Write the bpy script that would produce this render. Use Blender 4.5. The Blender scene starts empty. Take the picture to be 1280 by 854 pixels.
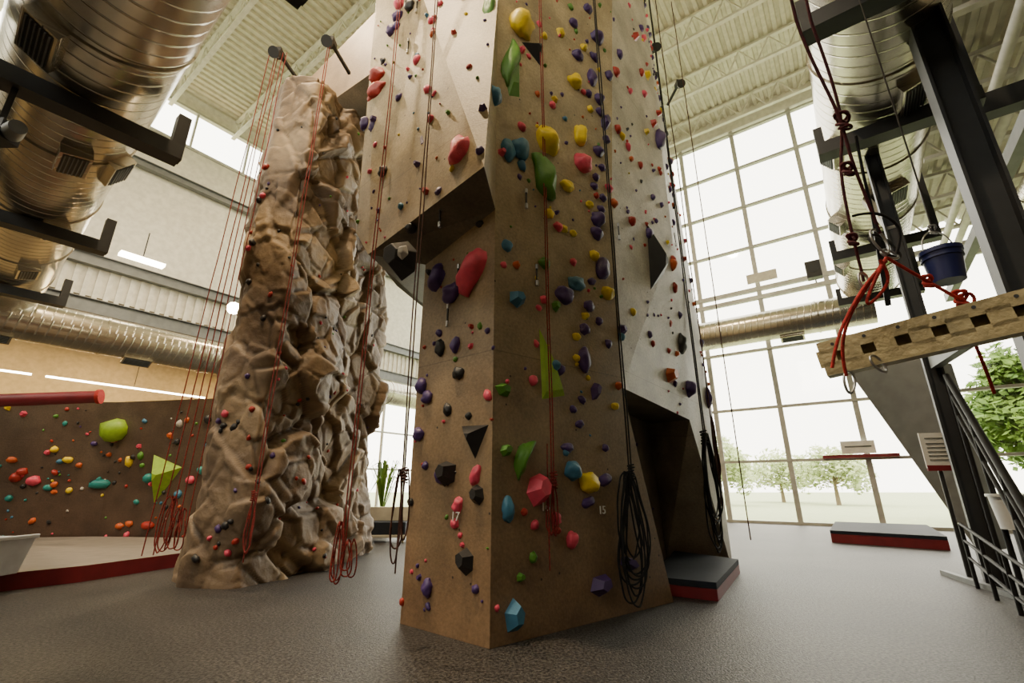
import bpy, math, random
from mathutils import Vector, noise, Matrix
from mathutils.bvhtree import BVHTree
random.seed(7)
V=Vector
scene=bpy.context.scene
# ---------------- camera
H=1.2; P=math.radians(17.8); F=1280*16/36
cam=bpy.data.cameras.new('camera'); cam.lens=16; cam.sensor_width=36; cam.clip_start=0.05; cam.clip_end=400
co=bpy.data.objects.new('camera',cam); scene.collection.objects.link(co)
co.location=(0,0,H); co.rotation_euler=(math.pi/2+P,0,0); scene.camera=co
ORG=V((0,0,H))
def sight(u,v):
    c=(427-v)/F
    return V(((u-640)/F, math.cos(P)-math.sin(P)*c, math.sin(P)+math.cos(P)*c))
def at(u,v,t): return ORG+sight(u,v)*t
# building axes
TH=math.radians(36.3)
E2=V((math.sin(TH),math.cos(TH),0)); E1=V((-math.cos(TH),math.sin(TH),0)); Z=V((0,0,1))
def W(a,b,z=0): return E1*a+E2*b+Z*z
# ---------------- materials
def mat(name,col,rough=0.6,metal=0.0,col2=None,scale=5,bump=0.0,bscale=40,emis=None,estr=0,detail=6,spec=0.5):
    m=bpy.data.materials.new(name); m.use_nodes=True; nt=m.node_tree; b=nt.nodes['Principled BSDF']
    b.inputs['Roughness'].default_value=rough; b.inputs['Metallic'].default_value=metal
    b.inputs['Specular IOR Level'].default_value=spec
    if col2 is None: col2=tuple(min(1,c*0.82) for c in col)
    tc=nt.nodes.new('ShaderNodeTexCoord')
    n=nt.nodes.new('ShaderNodeTexNoise'); n.inputs['Scale'].default_value=scale; n.inputs['Detail'].default_value=detail
    nt.links.new(tc.outputs['Object'],n.inputs['Vector'])
    r=nt.nodes.new('ShaderNodeValToRGB'); r.color_ramp.elements[0].position=.35; r.color_ramp.elements[1].position=.65
    r.color_ramp.elements[0].color=(*col2,1); r.color_ramp.elements[1].color=(*col,1)
    nt.links.new(n.outputs['Fac'],r.inputs['Fac']); nt.links.new(r.outputs['Color'],b.inputs['Base Color'])
    if bump>0:
        n2=nt.nodes.new('ShaderNodeTexNoise'); n2.inputs['Scale'].default_value=bscale; n2.inputs['Detail'].default_value=4
        nt.links.new(tc.outputs['Object'],n2.inputs['Vector'])
        bp=nt.nodes.new('ShaderNodeBump'); bp.inputs['Strength'].default_value=bump; bp.inputs['Distance'].default_value=.02
        nt.links.new(n2.outputs['Fac'],bp.inputs['Height']); nt.links.new(bp.outputs['Normal'],b.inputs['Normal'])
    if emis:
        b.inputs['Emission Color'].default_value=(*emis,1); b.inputs['Emission Strength'].default_value=estr
    m.diffuse_color=(*col,1)
    return m
def wallmat(name,cA,cB,cLow):
    """climbing panel plaster: mottled colour, darker towards the floor, T-nut grid and panel seams (uses UVs in metres)"""
    m=mat(name,cA,.5,0,cB,1.3,.16,45,detail=9); nt=m.node_tree; b=nt.nodes['Principled BSDF']
    ramp=[n for n in nt.nodes if n.type=='VALTORGB'][0]
    L=nt.links.new
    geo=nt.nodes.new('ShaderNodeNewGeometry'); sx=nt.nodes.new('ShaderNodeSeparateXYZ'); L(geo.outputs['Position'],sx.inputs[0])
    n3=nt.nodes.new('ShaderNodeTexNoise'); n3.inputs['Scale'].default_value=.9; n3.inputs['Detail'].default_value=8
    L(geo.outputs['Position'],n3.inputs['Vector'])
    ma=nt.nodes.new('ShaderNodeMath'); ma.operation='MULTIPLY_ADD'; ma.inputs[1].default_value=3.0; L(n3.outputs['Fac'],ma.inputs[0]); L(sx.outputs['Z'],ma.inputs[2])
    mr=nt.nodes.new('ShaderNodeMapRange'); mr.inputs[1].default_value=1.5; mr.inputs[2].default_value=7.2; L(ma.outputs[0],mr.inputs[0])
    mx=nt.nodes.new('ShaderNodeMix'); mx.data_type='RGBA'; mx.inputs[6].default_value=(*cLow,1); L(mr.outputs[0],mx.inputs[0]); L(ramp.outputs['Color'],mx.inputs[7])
    n4=nt.nodes.new('ShaderNodeTexNoise'); n4.inputs['Scale'].default_value=34; n4.inputs['Detail'].default_value=3; L(geo.outputs['Position'],n4.inputs['Vector'])
    sr=nt.nodes.new('ShaderNodeMapRange'); sr.inputs[1].default_value=.3; sr.inputs[2].default_value=.7; sr.inputs[3].default_value=.80; sr.inputs[4].default_value=1.12; L(n4.outputs['Fac'],sr.inputs[0])
    n5=nt.nodes.new('ShaderNodeTexNoise'); n5.inputs['Scale'].default_value=2.3; n5.inputs['Detail'].default_value=7; L(geo.outputs['Position'],n5.inputs['Vector'])
    s5=nt.nodes.new('ShaderNodeMapRange'); s5.inputs[1].default_value=.3; s5.inputs[2].default_value=.7; s5.inputs[3].default_value=.72; s5.inputs[4].default_value=1.18; L(n5.outputs['Fac'],s5.inputs[0])
    pm=nt.nodes.new('ShaderNodeMath'); pm.operation='MULTIPLY'; L(sr.outputs[0],pm.inputs[0]); L(s5.outputs[0],pm.inputs[1])
    sm=nt.nodes.new('ShaderNodeMix'); sm.data_type='RGBA'; sm.blend_type='MULTIPLY'; sm.inputs[0].default_value=1; L(mx.outputs[2],sm.inputs[6]); L(pm.outputs[0],sm.inputs[7])
    uv=nt.nodes.new('ShaderNodeUVMap')
    vo=nt.nodes.new('ShaderNodeTexVoronoi'); vo.inputs['Scale'].default_value=5.2; vo.inputs['Randomness'].default_value=.55; L(uv.outputs[0],vo.inputs['Vector'])
    lt=nt.nodes.new('ShaderNodeMath'); lt.operation='LESS_THAN'; lt.inputs[1].default_value=.058; L(vo.outputs['Distance'],lt.inputs[0])
    sv=nt.nodes.new('ShaderNodeSeparateXYZ'); L(uv.outputs[0],sv.inputs[0])
    q=nt.nodes.new('ShaderNodeMath'); q.operation='PINGPONG'; q.inputs[1].default_value=1.22; L(sv.outputs['Y'],q.inputs[0])
    w=nt.nodes.new('ShaderNodeMath'); w.operation='LESS_THAN'; w.inputs[1].default_value=.005; L(q.outputs[0],w.inputs[0])
    mxs=nt.nodes.new('ShaderNodeMath'); mxs.operation='MAXIMUM'; L(lt.outputs[0],mxs.inputs[0])
    hs=nt.nodes.new('ShaderNodeMath'); hs.operation='MULTIPLY'; hs.inputs[1].default_value=.35; L(w.outputs[0],hs.inputs[0]); L(hs.outputs[0],mxs.inputs[1])
    fm=nt.nodes.new('ShaderNodeMix'); fm.data_type='RGBA'; fm.inputs[7].default_value=(.03,.02,.015,1)
    L(mxs.outputs[0],fm.inputs[0]); L(sm.outputs[2],fm.inputs[6]); L(fm.outputs[2],b.inputs['Base Color'])
    return m
M={}
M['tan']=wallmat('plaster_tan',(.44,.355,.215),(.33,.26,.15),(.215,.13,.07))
M['grey']=wallmat('plaster_grey_lit',(.50,.47,.40),(.38,.35,.29),(.34,.29,.22))  # right face: window light put into the paler tone; cave walls plain grey
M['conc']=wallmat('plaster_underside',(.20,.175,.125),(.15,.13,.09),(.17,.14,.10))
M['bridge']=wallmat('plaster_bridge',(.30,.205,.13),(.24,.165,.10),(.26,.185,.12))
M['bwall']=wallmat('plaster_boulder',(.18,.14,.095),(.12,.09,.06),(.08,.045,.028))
M['steel']=mat('dark_steel',(.028,.03,.033),.5,.3)
M['rail']=mat('black_rail_paint',(.012,.013,.015),.6,0,spec=.25)
M['gsteel']=mat('grey_steel',(.15,.16,.16),.5,.2)
M['white']=mat('white_paint',(.70,.68,.60),.6)
M['cream']=mat('cream_wall',(.64,.62,.53),.8)
M['rear']=mat('rear_wall_paint',(.22,.18,.12),.8)
M['deck']=mat('deck_white',(.64,.61,.50),.5)
M['mull']=mat('mullion',(.46,.46,.42),.5)
M['yellowwall']=mat('annex_wall',(.58,.45,.24),.8)
M['padgrey']=mat('pad_vinyl_grey',(.24,.21,.18),.6)
M['padblack']=mat('pad_vinyl_slate',(.022,.028,.042),.7,spec=.2)
M['padred']=mat('pad_vinyl_red',(.20,.012,.02),.5)
M['tag']=mat('tag_white',(.85,.85,.8),.5)
M['tub']=mat('tub_plastic',(.78,.82,.85),.35)
M['blackrub']=mat('black_rubber',(.015,.015,.015),.5)
M['bluebkt']=mat('blue_plastic',(.012,.02,.11),.35)
M['bar']=mat('slotted_bar_paint',(.40,.32,.16),.5,.1,(.24,.19,.09),14,.2,60)
M['alu']=mat('aluminium',(.45,.45,.45),.3,.9)
cols={'y':(.85,.62,.01),'g':(.09,.26,.03),'G':(.30,.50,.03),'b':(.05,.19,.32),'p':(.80,.08,.15),'r':(.42,.03,.018),'u':(.075,.038,.17),'k':(.022,.022,.024),'o':(.60,.11,.02),'w':(.5,.48,.44),'t':(.02,.26,.24)}
for k,c in cols.items(): M['h_'+k]=mat('hold_'+k,c,.45,0,None,12,.15,60)
for n,c in {'red':(.32,.028,.02),'black':(.010,.010,.012),'brown':(.09,.025,.015),'dkred':(.10,.010,.018),'webred':(.50,.022,.016)}.items():
    M['rope_'+n]=mat('rope_'+n,c,.8,0,tuple(x*.4 for x in c),60,.3,200)
m=mat('duct_metal',(.55,.52,.44),.25,.95,(.44,.41,.34),2,.0); M['duct']=m
nt=m.node_tree; uv=nt.nodes.new('ShaderNodeUVMap'); wv=nt.nodes.new('ShaderNodeTexWave'); wv.inputs['Scale'].default_value=1.6; wv.bands_direction='Y'; wv.inputs['Distortion'].default_value=0
nt.links.new(uv.outputs[0],wv.inputs['Vector']); rr=nt.nodes.new('ShaderNodeValToRGB'); rr.color_ramp.elements[0].position=.93; rr.color_ramp.elements[1].position=1.0
nt.links.new(wv.outputs['Fac'],rr.inputs[0]); bp=nt.nodes.new('ShaderNodeBump'); bp.inputs['Strength'].default_value=.4; bp.inputs['Distance'].default_value=.02
nt.links.new(rr.outputs[0],bp.inputs['Height']); nt.links.new(bp.outputs[0],nt.nodes['Principled BSDF'].inputs['Normal'])
# floor
m=mat('rubber_floor',(.042,.038,.035),.48,0,(.025,.023,.022),.7,.6,70,detail=10,spec=.35); M['floor']=m
nt=m.node_tree; b=nt.nodes['Principled BSDF']; ramp=[n for n in nt.nodes if n.type=='VALTORGB'][0]
tc=nt.nodes.new('ShaderNodeTexCoord'); n=nt.nodes.new('ShaderNodeTexNoise'); n.inputs['Scale'].default_value=42; n.inputs['Detail'].default_value=2; nt.links.new(tc.outputs['Object'],n.inputs['Vector'])
sr=nt.nodes.new('ShaderNodeMapRange'); sr.inputs[1].default_value=.38; sr.inputs[2].default_value=.66; sr.inputs[3].default_value=.25; sr.inputs[4].default_value=2.6; nt.links.new(n.outputs['Fac'],sr.inputs[0])
mx=nt.nodes.new('ShaderNodeMix'); mx.data_type='RGBA'; mx.blend_type='MULTIPLY'; mx.inputs[0].default_value=1
nt.links.new(ramp.outputs[0],mx.inputs[6]); nt.links.new(sr.outputs[0],mx.inputs[7]); nt.links.new(mx.outputs[2],b.inputs['Base Color'])
# rock
m=mat('sculpted_rock',(.34,.25,.15),.6,0,(.105,.068,.042),.9,.6,14,detail=11); M['rock']=m
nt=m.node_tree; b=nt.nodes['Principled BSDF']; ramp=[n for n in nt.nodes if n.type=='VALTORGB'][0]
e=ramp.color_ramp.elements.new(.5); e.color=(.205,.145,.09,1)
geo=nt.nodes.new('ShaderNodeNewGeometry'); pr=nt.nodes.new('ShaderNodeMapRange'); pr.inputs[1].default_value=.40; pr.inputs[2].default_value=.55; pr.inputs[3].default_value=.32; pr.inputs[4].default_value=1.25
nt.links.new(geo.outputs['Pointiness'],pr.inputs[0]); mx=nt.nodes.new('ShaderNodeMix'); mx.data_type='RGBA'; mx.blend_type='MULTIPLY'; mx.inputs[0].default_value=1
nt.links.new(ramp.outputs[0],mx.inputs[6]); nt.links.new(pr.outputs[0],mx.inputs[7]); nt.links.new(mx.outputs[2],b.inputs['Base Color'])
# glass
m=bpy.data.materials.new('window_glass'); m.use_nodes=True; nt=m.node_tree; nt.nodes.clear(); o=nt.nodes.new('ShaderNodeOutputMaterial'); t=nt.nodes.new('ShaderNodeBsdfTransparent'); g=nt.nodes.new('ShaderNodeBsdfGlossy'); g.inputs['Roughness'].default_value=.05
mxs=nt.nodes.new('ShaderNodeMixShader'); mxs.inputs[0].default_value=.06; nt.links.new(t.outputs[0],mxs.inputs[1]); nt.links.new(g.outputs[0],mxs.inputs[2]); nt.links.new(mxs.outputs[0],o.inputs[0]); M['glass']=m
def emat(name,c,s):
    m=bpy.data.materials.new(name); m.use_nodes=True; b=m.node_tree.nodes['Principled BSDF']; b.inputs['Base Color'].default_value=(*c,1); b.inputs['Emission Color'].default_value=(*c,1); b.inputs['Emission Strength'].default_value=s; return m
M['lamp']=emat('lamp_lens',(1,.85,.6),30)
M['grass']=mat('grass',(.42,.46,.27),.9,0,(.34,.40,.21),3)
M['leaf']=mat('leaves',(.20,.32,.05),.8,0,(.08,.17,.02),1.5)
M['paleleaf']=mat('washed_out_leaves',(.50,.58,.30),.8,0,(.38,.46,.20),1.5)  # pale copy of leaves: daylight wash-out put into the colour
M['bark']=mat('bark',(.2,.15,.1),.9)
# ---------------- mesh builder
import bmesh
def _ico(n):
    bm=bmesh.new(); bmesh.ops.create_icosphere(bm,subdivisions=n,radius=1); bm.verts.ensure_lookup_table()
    vs=[v.co.copy() for v in bm.verts]; fs=[[v.index for v in f.verts] for f in bm.faces]; bm.free(); return vs,fs
ICO=_ico(3); ICO1=_ico(2)
class MB:
    def __init__(s): s.v=[];s.f=[];s.m=[];s.sm=[];s.mats=[];s.uv={}
    def mi(s,k):
        if k not in s.mats: s.mats.append(k)
        return s.mats.index(k)
    def add(s,vs,fs,k,smooth=False,uvs=None):
        o=len(s.v); s.v+= [V(x) for x in vs]; i=s.mi(k)
        for j,f in enumerate(fs):
            if uvs: s.uv[len(s.f)]=uvs[j]
            s.f.append([o+a for a in f]); s.m.append(i); s.sm.append(smooth)
    def box(s,c,ax,k):
        a,b,d=ax; vs=[c+a*i+b*j+d*l for l in(-1,1) for j in(-1,1) for i in(-1,1)]
        s.add(vs,[(0,2,3,1),(4,5,7,6),(0,1,5,4),(2,6,7,3),(0,4,6,2),(1,3,7,5)],k)
    def beam(s,p0,p1,w,h,k,up=Z):
        p0=V(p0);p1=V(p1); d=(p1-p0); L=d.length; d.normalize(); u=V(up)
        if abs(d.dot(u))>.95: u=E1
        sd=d.cross(u).normalized(); u=sd.cross(d).normalized(); s.box((p0+p1)/2,(d*L/2,sd*w/2,u*h/2),k)
    def ibeam(s,p0,p1,w,h,k,up=Z,t=.025):
        p0=V(p0);p1=V(p1); d=(p1-p0).normalized(); u=V(up)
        if abs(d.dot(u))>.95: u=E1
        sd=d.cross(u).normalized(); u=sd.cross(d).normalized()
        for q in(-1,1): s.beam(p0+u*q*(h/2-t/2),p1+u*q*(h/2-t/2),w,t,k,u)
        s.beam(p0,p1,t,h-2*t,k,u)
    def cyl(s,p0,p1,r,k,n=16,r2=None,caps=True,smooth=True):
        p0=V(p0);p1=V(p1);r2=r if r2 is None else r2
        d=(p1-p0); L=d.length; d.normalize(); u=Z if abs(d.z)<.9 else V((1,0,0)); a=d.cross(u).normalized(); b=d.cross(a)
        vs=[];fs=[];uvs=[]
        for i in range(n):
            th=2*math.pi*i/n; c=a*math.cos(th)+b*math.sin(th); vs+=[p0+c*r,p1+c*r2]
        for i in range(n):
            j=(i+1)%n; fs.append((2*i,2*j,2*j+1,2*i+1)); h=i/n*.45
            uvs.append([(i/n,h),((i+1)/n,h+.45/n),((i+1)/n,L+h+.45/n),(i/n,L+h)])
        s.add(vs,fs,k,smooth,uvs)
        if caps: s.add([vs[2*i] for i in range(n)],[tuple(range(n))],k); s.add([vs[2*i+1] for i in range(n)],[tuple(range(n-1,-1,-1))],k)
    def prism(s,poly,z0,z1,k,ktop=None):
        n=len(poly); vs=[V((p[0],p[1],z0)) for p in poly]+[V((p[0],p[1],z1)) for p in poly]
        s.add(vs,[(i,(i+1)%n,(i+1)%n+n,i+n) for i in range(n)],k); s.add(vs[:n],[tuple(range(n-1,-1,-1))],k); s.add(vs[n:],[tuple(range(n))],ktop or k)
    def obj(s,name,bevel=0,parent=None,recalc=True,seg=2):
        me=bpy.data.meshes.new(name); me.from_pydata([tuple(v) for v in s.v],[],s.f)
        for k in s.mats: me.materials.append(M[k])
        me.polygons.foreach_set('material_index',s.m); me.polygons.foreach_set('use_smooth',s.sm)
        ul=me.uv_layers.new(name='UVMap')
        for p in me.polygons:
            q=s.uv.get(p.index)
            if q:
                for li,c in zip(p.loop_indices,q): ul.data[li].uv=c
            else:
                n=p.normal; t=Z.cross(n)
                if t.length<.2: t=V((1,0,0))
                t.normalize(); bt=n.cross(t)
                for li in p.loop_indices:
                    c=me.vertices[me.loops[li].vertex_index].co; ul.data[li].uv=(c.dot(t),c.dot(bt))
        if recalc:
            bm=bmesh.new(); bm.from_mesh(me); bmesh.ops.recalc_face_normals(bm,faces=bm.faces); bm.to_mesh(me); bm.free()
        me.update(); ob=bpy.data.objects.new(name,me); scene.collection.objects.link(ob)
        if bevel:
            md=ob.modifiers.new('bevel','BEVEL'); md.width=bevel; md.segments=seg; md.limit_method='ANGLE'
        if parent: ob.parent=parent
        return ob
def curve(name,spl,r,k,parent=None):
    cu=bpy.data.curves.new(name,'CURVE'); cu.dimensions='3D'; cu.bevel_depth=r; cu.bevel_resolution=2; cu.materials.append(M[k])
    for pts in spl:
        sp=cu.splines.new('POLY') if len(pts)<3 else cu.splines.new('NURBS')
        sp.points.add(len(pts)-1)
        for i,p in enumerate(pts): sp.points[i].co=(*p,1)
        if len(pts)>=3: sp.order_u=3; sp.use_endpoint_u=True; sp.resolution_u=4
    o=bpy.data.objects.new(name,cu); scene.collection.objects.link(o)
    if parent: o.parent=parent
    return o
# ---------------- room shell
A0,A1_,B0,B1_=-9,20,-8,19; ZC=17
f=MB(); f.prism([W(A0,B0),W(28,B0),W(28,B1_),W(A0,B1_)],-.2,0,'floor'); f.obj('floor')
def deck(name,a0,a1,b0,b1,z,k='deck'):
    mb=MB(); n=int((a1-a0)/.3); vs=[];fs=[]
    for i in range(n):
        a=a0+i*.3
        for da,dz in((0,0),(.12,0),(.16,.08),(.26,.08)):
            vs+= [W(a+da,b0,z+dz),W(a+da,b1,z+dz)]
    vs+=[W(a0+n*.3,b0,z),W(a0+n*.3,b1,z)]
    for i in range(len(vs)//2-1): fs.append((2*i,2*i+1,2*i+3,2*i+2))
    mb.add(vs,fs,k); mb.box(W((a0+a1)/2,(b0+b1)/2,z+.2),(E1*(a1-a0)/2,E2*(b1-b0)/2,Z*.05),k); return mb.obj(name,recalc=False)
deck('ceiling',-2.3,20,B0,B1_,ZC)
deck('ceiling_side_bay',-9,-2.6,B0,B1_,9.5)
deck('ceiling_annex',20.3,28,B0,14,8.2,'yellowwall')
def truss(name,p0,p1,dep,k='white',step=1.0,ch=.09):
    mb=MB(); p0=V(p0);p1=V(p1); L=(p1-p0).length; d=(p1-p0).normalized()
    mb.beam(p0,p1,ch*1.6,ch,k); mb.beam(p0-Z*dep,p1-Z*dep,ch*1.6,ch,k)
    n=int(L/step)
    for i in range(n):
        a=p0+d*L*i/n; c=p0+d*L*(i+1)/n; mid=(a+c)/2-Z*dep
        mb.cyl(a,mid,.028,k,6); mb.cyl(mid,c,.028,k,6)
    return mb.obj(name)
for i in range(11): truss('roof_joist',W(-2.2,-6+i*2.4,ZC-.05),W(19.9,-6+i*2.4,ZC-.05),.9)
for i in range(9): truss('side_bay_joist',W(-2.6,0+i*2.2,9.4),W(-8.8,0+i*2.2,9.4),.7,'white',.7)
for i in range(8): truss('annex_joist',W(20.4,-4+i*2.2,8.1),W(27.8,-4+i*2.2,8.1),.6,'yellowwall',.8)
w=MB()
vx=[-.3+2.2*k for k in range(-4,10)]
rows=[.05,2.1,4.0,6.2,8.3,8.65,10.5,12.4,14.3,16.1]
for a in vx:
    top=16.3 if a>-2.3 else 9.3
    w.beam(W(a,19,0),W(a,19,top),.09,.16,'mull')
for z in rows:
    a0=-8.9 if z<9 else -2.3
    w.beam(W(a0,19,z),W(20,19,z),.16,.09 if z not in(8.3,8.65) else .16,'mull')
w.obj('window_1')
g=MB(); g.box(W(5.5,19.02,4.6),(E1*14.5,E2*.005,Z*4.6),'glass'); g.box(W(8.85,19.02,12.7),(E1*11.1,E2*.005,Z*3.5),'glass'); g.obj('window_1_glass')
wh=MB(); wh.box(W(8.85,19,16.7),(E1*11.15,E2*.12,Z*.45),'white'); wh.obj('trim_1')
l=MB()
l.box(W(20.1,5.5,11.0),(E1*.1,E2*13.5,Z*3.6),'cream')
l.box(W(20.1,5.5,16.75),(E1*.1,E2*13.5,Z*.35),'white')
l.obj('wall_left')
l=MB()
for k in range(13): l.beam(W(20,-8+k*2.1,14.6),W(20,-8+k*2.1,16.4),.08,.12,'mull')
l.beam(W(20,-8,14.62),W(20,18.9,14.62),.2,.1,'mull'); l.beam(W(20,-8,16.38),W(20,18.9,16.38),.2,.1,'mull')
l.obj('window_2')
l=MB()
for z,h in((12.9,.3),(8.6,.4),(7.0,.5)): l.ibeam(W(19.8,-7.9,z),W(19.8,18.8,z),.25,h,'gsteel')
l.obj('steel_girder')
l=MB()
for i in range(90): l.beam(W(19.97,-8+i*.3,7.3),W(19.97,-8+i*.3,8.4),.14,.05,'cream')
l.obj('trim_2')
l=MB()
for k in range(4): l.beam(W(20,14+k*1.62,0),W(20,14+k*1.62,7.0),.09,.12,'mull')
for z in(.05,2.1,4,6.2): l.beam(W(20,14,z),W(20,18.9,z),.12,.08,'mull')
l.obj('window_3')
l=MB(); l.box(W(28,3,4.2),(E1*.1,E2*11,Z*4.2),'yellowwall'); l.box(W(24,14,4.2),(E1*4,E2*.1,Z*4.2),'yellowwall'); l.box(W(24,-8,4.2),(E1*4,E2*.1,Z*4.2),'yellowwall'); l.obj('wall_annex')
l=MB(); l.box(W(-2.35,5.5,13.3),(E1*.08,E2*13.5,Z*3.85),'cream'); l.obj('wall_right_upper')
l=MB(); l.box(W(-9,5.5,4.7),(E1*.1,E2*13.5,Z*4.7),'rear'); l.obj('wall_right')
l=MB(); l.ibeam(W(-2.35,-7.9,9.15),W(-2.35,18.85,9.15),.3,.5,'steel'); l.obj('eave_girder')
l=MB()
l.box(W(8.85,-8,4.5),(E1*11.15,E2*.1,Z*4.5),'rear'); l.box(W(8.8,-8,15.25),(E1*11.2,E2*.1,Z*1.75),'rear')
for k in range(12): l.beam(W(-2.2+2*k,-8,9),W(-2.2+2*k,-8,13.5),.1,.15,'mull')  # added glazing, unseen behind the camera, lets light onto the tower front
for z in(9,11.2,13.5): l.beam(W(-2.3,-8,z),W(20,-8,z),.15,.1,'mull')
l.box(W(-5.7,-8,4.7),(E1*3.3,E2*.1,Z*4.7),'rear'); l.obj('wall_rear')
# ---------------- exterior
g=MB(); g.prism([(-120,-120),(160,-120),(160,160),(-120,160)],-.5,-.3,'grass'); g.obj('lawn')
def tree(a,b,h,r,n=3200,ls=.2,k='leaf'):
    mb=MB(); base=W(a,b,-.3); mb.cyl(base,base+Z*h*.6,.2,'bark',8,.08); cl=[]
    for i in range(26):
        d=V((random.gauss(0,1),random.gauss(0,1),random.gauss(0,1))).normalized()*random.uniform(.4,.9); cl.append(base+Z*(h*.6)+V((d.x*r,d.y*r,d.z*h*.38)))
    for c in cl[::3]: mb.cyl(base+Z*h*.35,c,.07,'bark',6,.02)
    for i in range(n):
        c=random.choice(cl)+V((random.gauss(0,1),random.gauss(0,1),random.gauss(0,1))).normalized()*r*.32*random.random()**.4
        x=V((random.gauss(0,1),random.gauss(0,1),random.gauss(0,1))).normalized(); y=x.orthogonal().normalized(); s_=ls*random.uniform(.6,1.3)
        mb.add([c-x*s_,c+y*s_*.5,c+x*s_,c-y*s_*.5],[(0,1,2,3)],k)
    mb.obj('tree',recalc=False)
for a,b,h,r in((-6.0,27,7.5,2.5),(-9,26,9.5,3.2),(-7.5,31,8,3.2),(-12.5,26,10,3.4),(26,38,6,3),(30,30,6,3)): tree(a,b,h,r,5200)
for a,b,h,r in((10,46,6,3.2),(2,52,5,3.5),(7,58,5,4)): tree(a,b,h,r,2600,.25,'paleleaf')
# ---------------- tower
def F_(s,z): return V((-.175+1.951*s,4.11+1.53*s,z))
TOP=14.5
a0=V((-.175,4.11,0));a1=V((-.175,4.11,3.97));a2=V((-.178,4.11,7.0));a3=V((-.178,4.11,TOP))
b0=V((-1.036,4.81,0));b1=V((-1.01,4.79,3.68))
p1=V((-.265,3.6,4.1));p2=V((-1.716,4.852,3.85));p3=V((-1.99,5.1,4.3))
k1=V((-1.18,4.41,7.42));k3=V((-1.1,4.45,TOP));l3=V((-2.06,4.99,8.24));lt=V((-2.06,5.0,TOP))
s1=V((-1.8,6.5,4.2));s3=V((-1.8,7.0,TOP));h0=V((-1.0,8.5,0));h1=V((-1.0,8.5,4.0));h3=V((-1.0,9,TOP))
c0=F_(1,0);c1=F_(.755,2.32);c2=F_(.788,4.94);c3=F_(.96,9.07);c4=F_(1.1,TOP)
Eb=V((3.74,8.5,0))
def R_(q,z): 
    r=c1.lerp(V((3.74,8.5,2.32)),q); r.z=z; return r
e1=R_(.63,2.23);e2=R_(.965,0);e3=Eb.copy();e4=V((3.74,8.5,2.77));e5=V((3.6,8.54,8));e6=V((3.4,8.6,TOP))
g0=V((1.5,10.5,0));g1=V((1.5,10.5,TOP))
ci0=V((1.05,5.95,0));ci1=V((1.0,5.95,2.35));cj0=V((2.75,8.9,0));cj1=V((2.6,8.7,2.35))
tw=MB()
def fc(k,*p): tw.add(p,[tuple(range(len(p)))],k)
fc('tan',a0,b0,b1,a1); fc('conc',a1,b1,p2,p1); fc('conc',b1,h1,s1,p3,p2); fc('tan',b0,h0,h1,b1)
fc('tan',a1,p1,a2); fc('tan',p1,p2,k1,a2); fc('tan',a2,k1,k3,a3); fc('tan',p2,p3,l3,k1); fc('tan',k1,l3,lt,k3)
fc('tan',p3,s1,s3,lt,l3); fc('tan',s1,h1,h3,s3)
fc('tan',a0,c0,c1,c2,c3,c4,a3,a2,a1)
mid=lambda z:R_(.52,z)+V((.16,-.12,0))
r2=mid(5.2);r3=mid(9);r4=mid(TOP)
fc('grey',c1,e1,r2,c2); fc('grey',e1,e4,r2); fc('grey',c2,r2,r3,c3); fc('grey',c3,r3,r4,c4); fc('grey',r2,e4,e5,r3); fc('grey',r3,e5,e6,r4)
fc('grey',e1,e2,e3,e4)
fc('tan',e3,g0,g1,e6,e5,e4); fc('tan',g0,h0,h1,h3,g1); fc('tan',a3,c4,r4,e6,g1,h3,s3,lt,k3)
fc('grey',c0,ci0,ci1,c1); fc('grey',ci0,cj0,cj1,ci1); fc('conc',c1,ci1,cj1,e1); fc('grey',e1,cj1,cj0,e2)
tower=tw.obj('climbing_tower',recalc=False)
bv=BVHTree.FromPolygons([tuple(v) for v in tw.v],tw.f)
def hit(u,v,b=None):
    d=sight(u,v).normalized(); r=(b or bv).ray_cast(ORG,d,60)
    if r[0] is None: return None
    n=r[1]; n=n if n.dot(d)<0 else -n
    return r[0],n
# ---------------- holds
def hold(mb,loc,n,w,h,k,kind='blob',rot=0,dep=None,ico=None):
    ico=ico or ICO1
    t=(Z-n*n.z); t=t.normalized() if t.length>.1 else V((0,1,0)); s=-n.cross(t)
    t,s=t*math.cos(rot)+s*math.sin(rot), s*math.cos(rot)-t*math.sin(rot)
    d=dep or .5*min(w,h); sd=V((random.random()*50,random.random()*50,0)); key='h_'+k if ('h_'+k) in M else k
    if kind=='poly':
        N=random.choice((5,6)); ph=random.random()*6
        base=[];inn=[]
        for i in range(N):
            a=ph+i*2*math.pi/N; r=random.uniform(.85,1.1); q=s*math.cos(a)*w/2*r+t*math.sin(a)*h/2*r; base.append(loc+q-n*.01); inn.append(loc+q*.5+n*d+t*h*.08)
        mb.add(base+inn,[(i,(i+1)%N,(i+1)%N+N,i+N) for i in range(N)]+[tuple(range(N,2*N))],key)
    else:
        vs=[]
        for v in ico[0]:
            q=v.copy(); q*=1+.30*noise.noise(v*1.6+sd)
            x,y,z=q.x,q.y,max(q.z,-.15)
            if kind=='cres': x+=.9*(y*y-.4); x*=.65
            if kind=='heart': x+= .35*math.sin(y*2.5); x*=.85
            if kind=='long': x+= .25*math.sin(y*3)
            vs.append(loc+s*x*w/2+t*y*h/2+n*z*d)
        mb.add(vs,ico[1],key,True)
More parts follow.
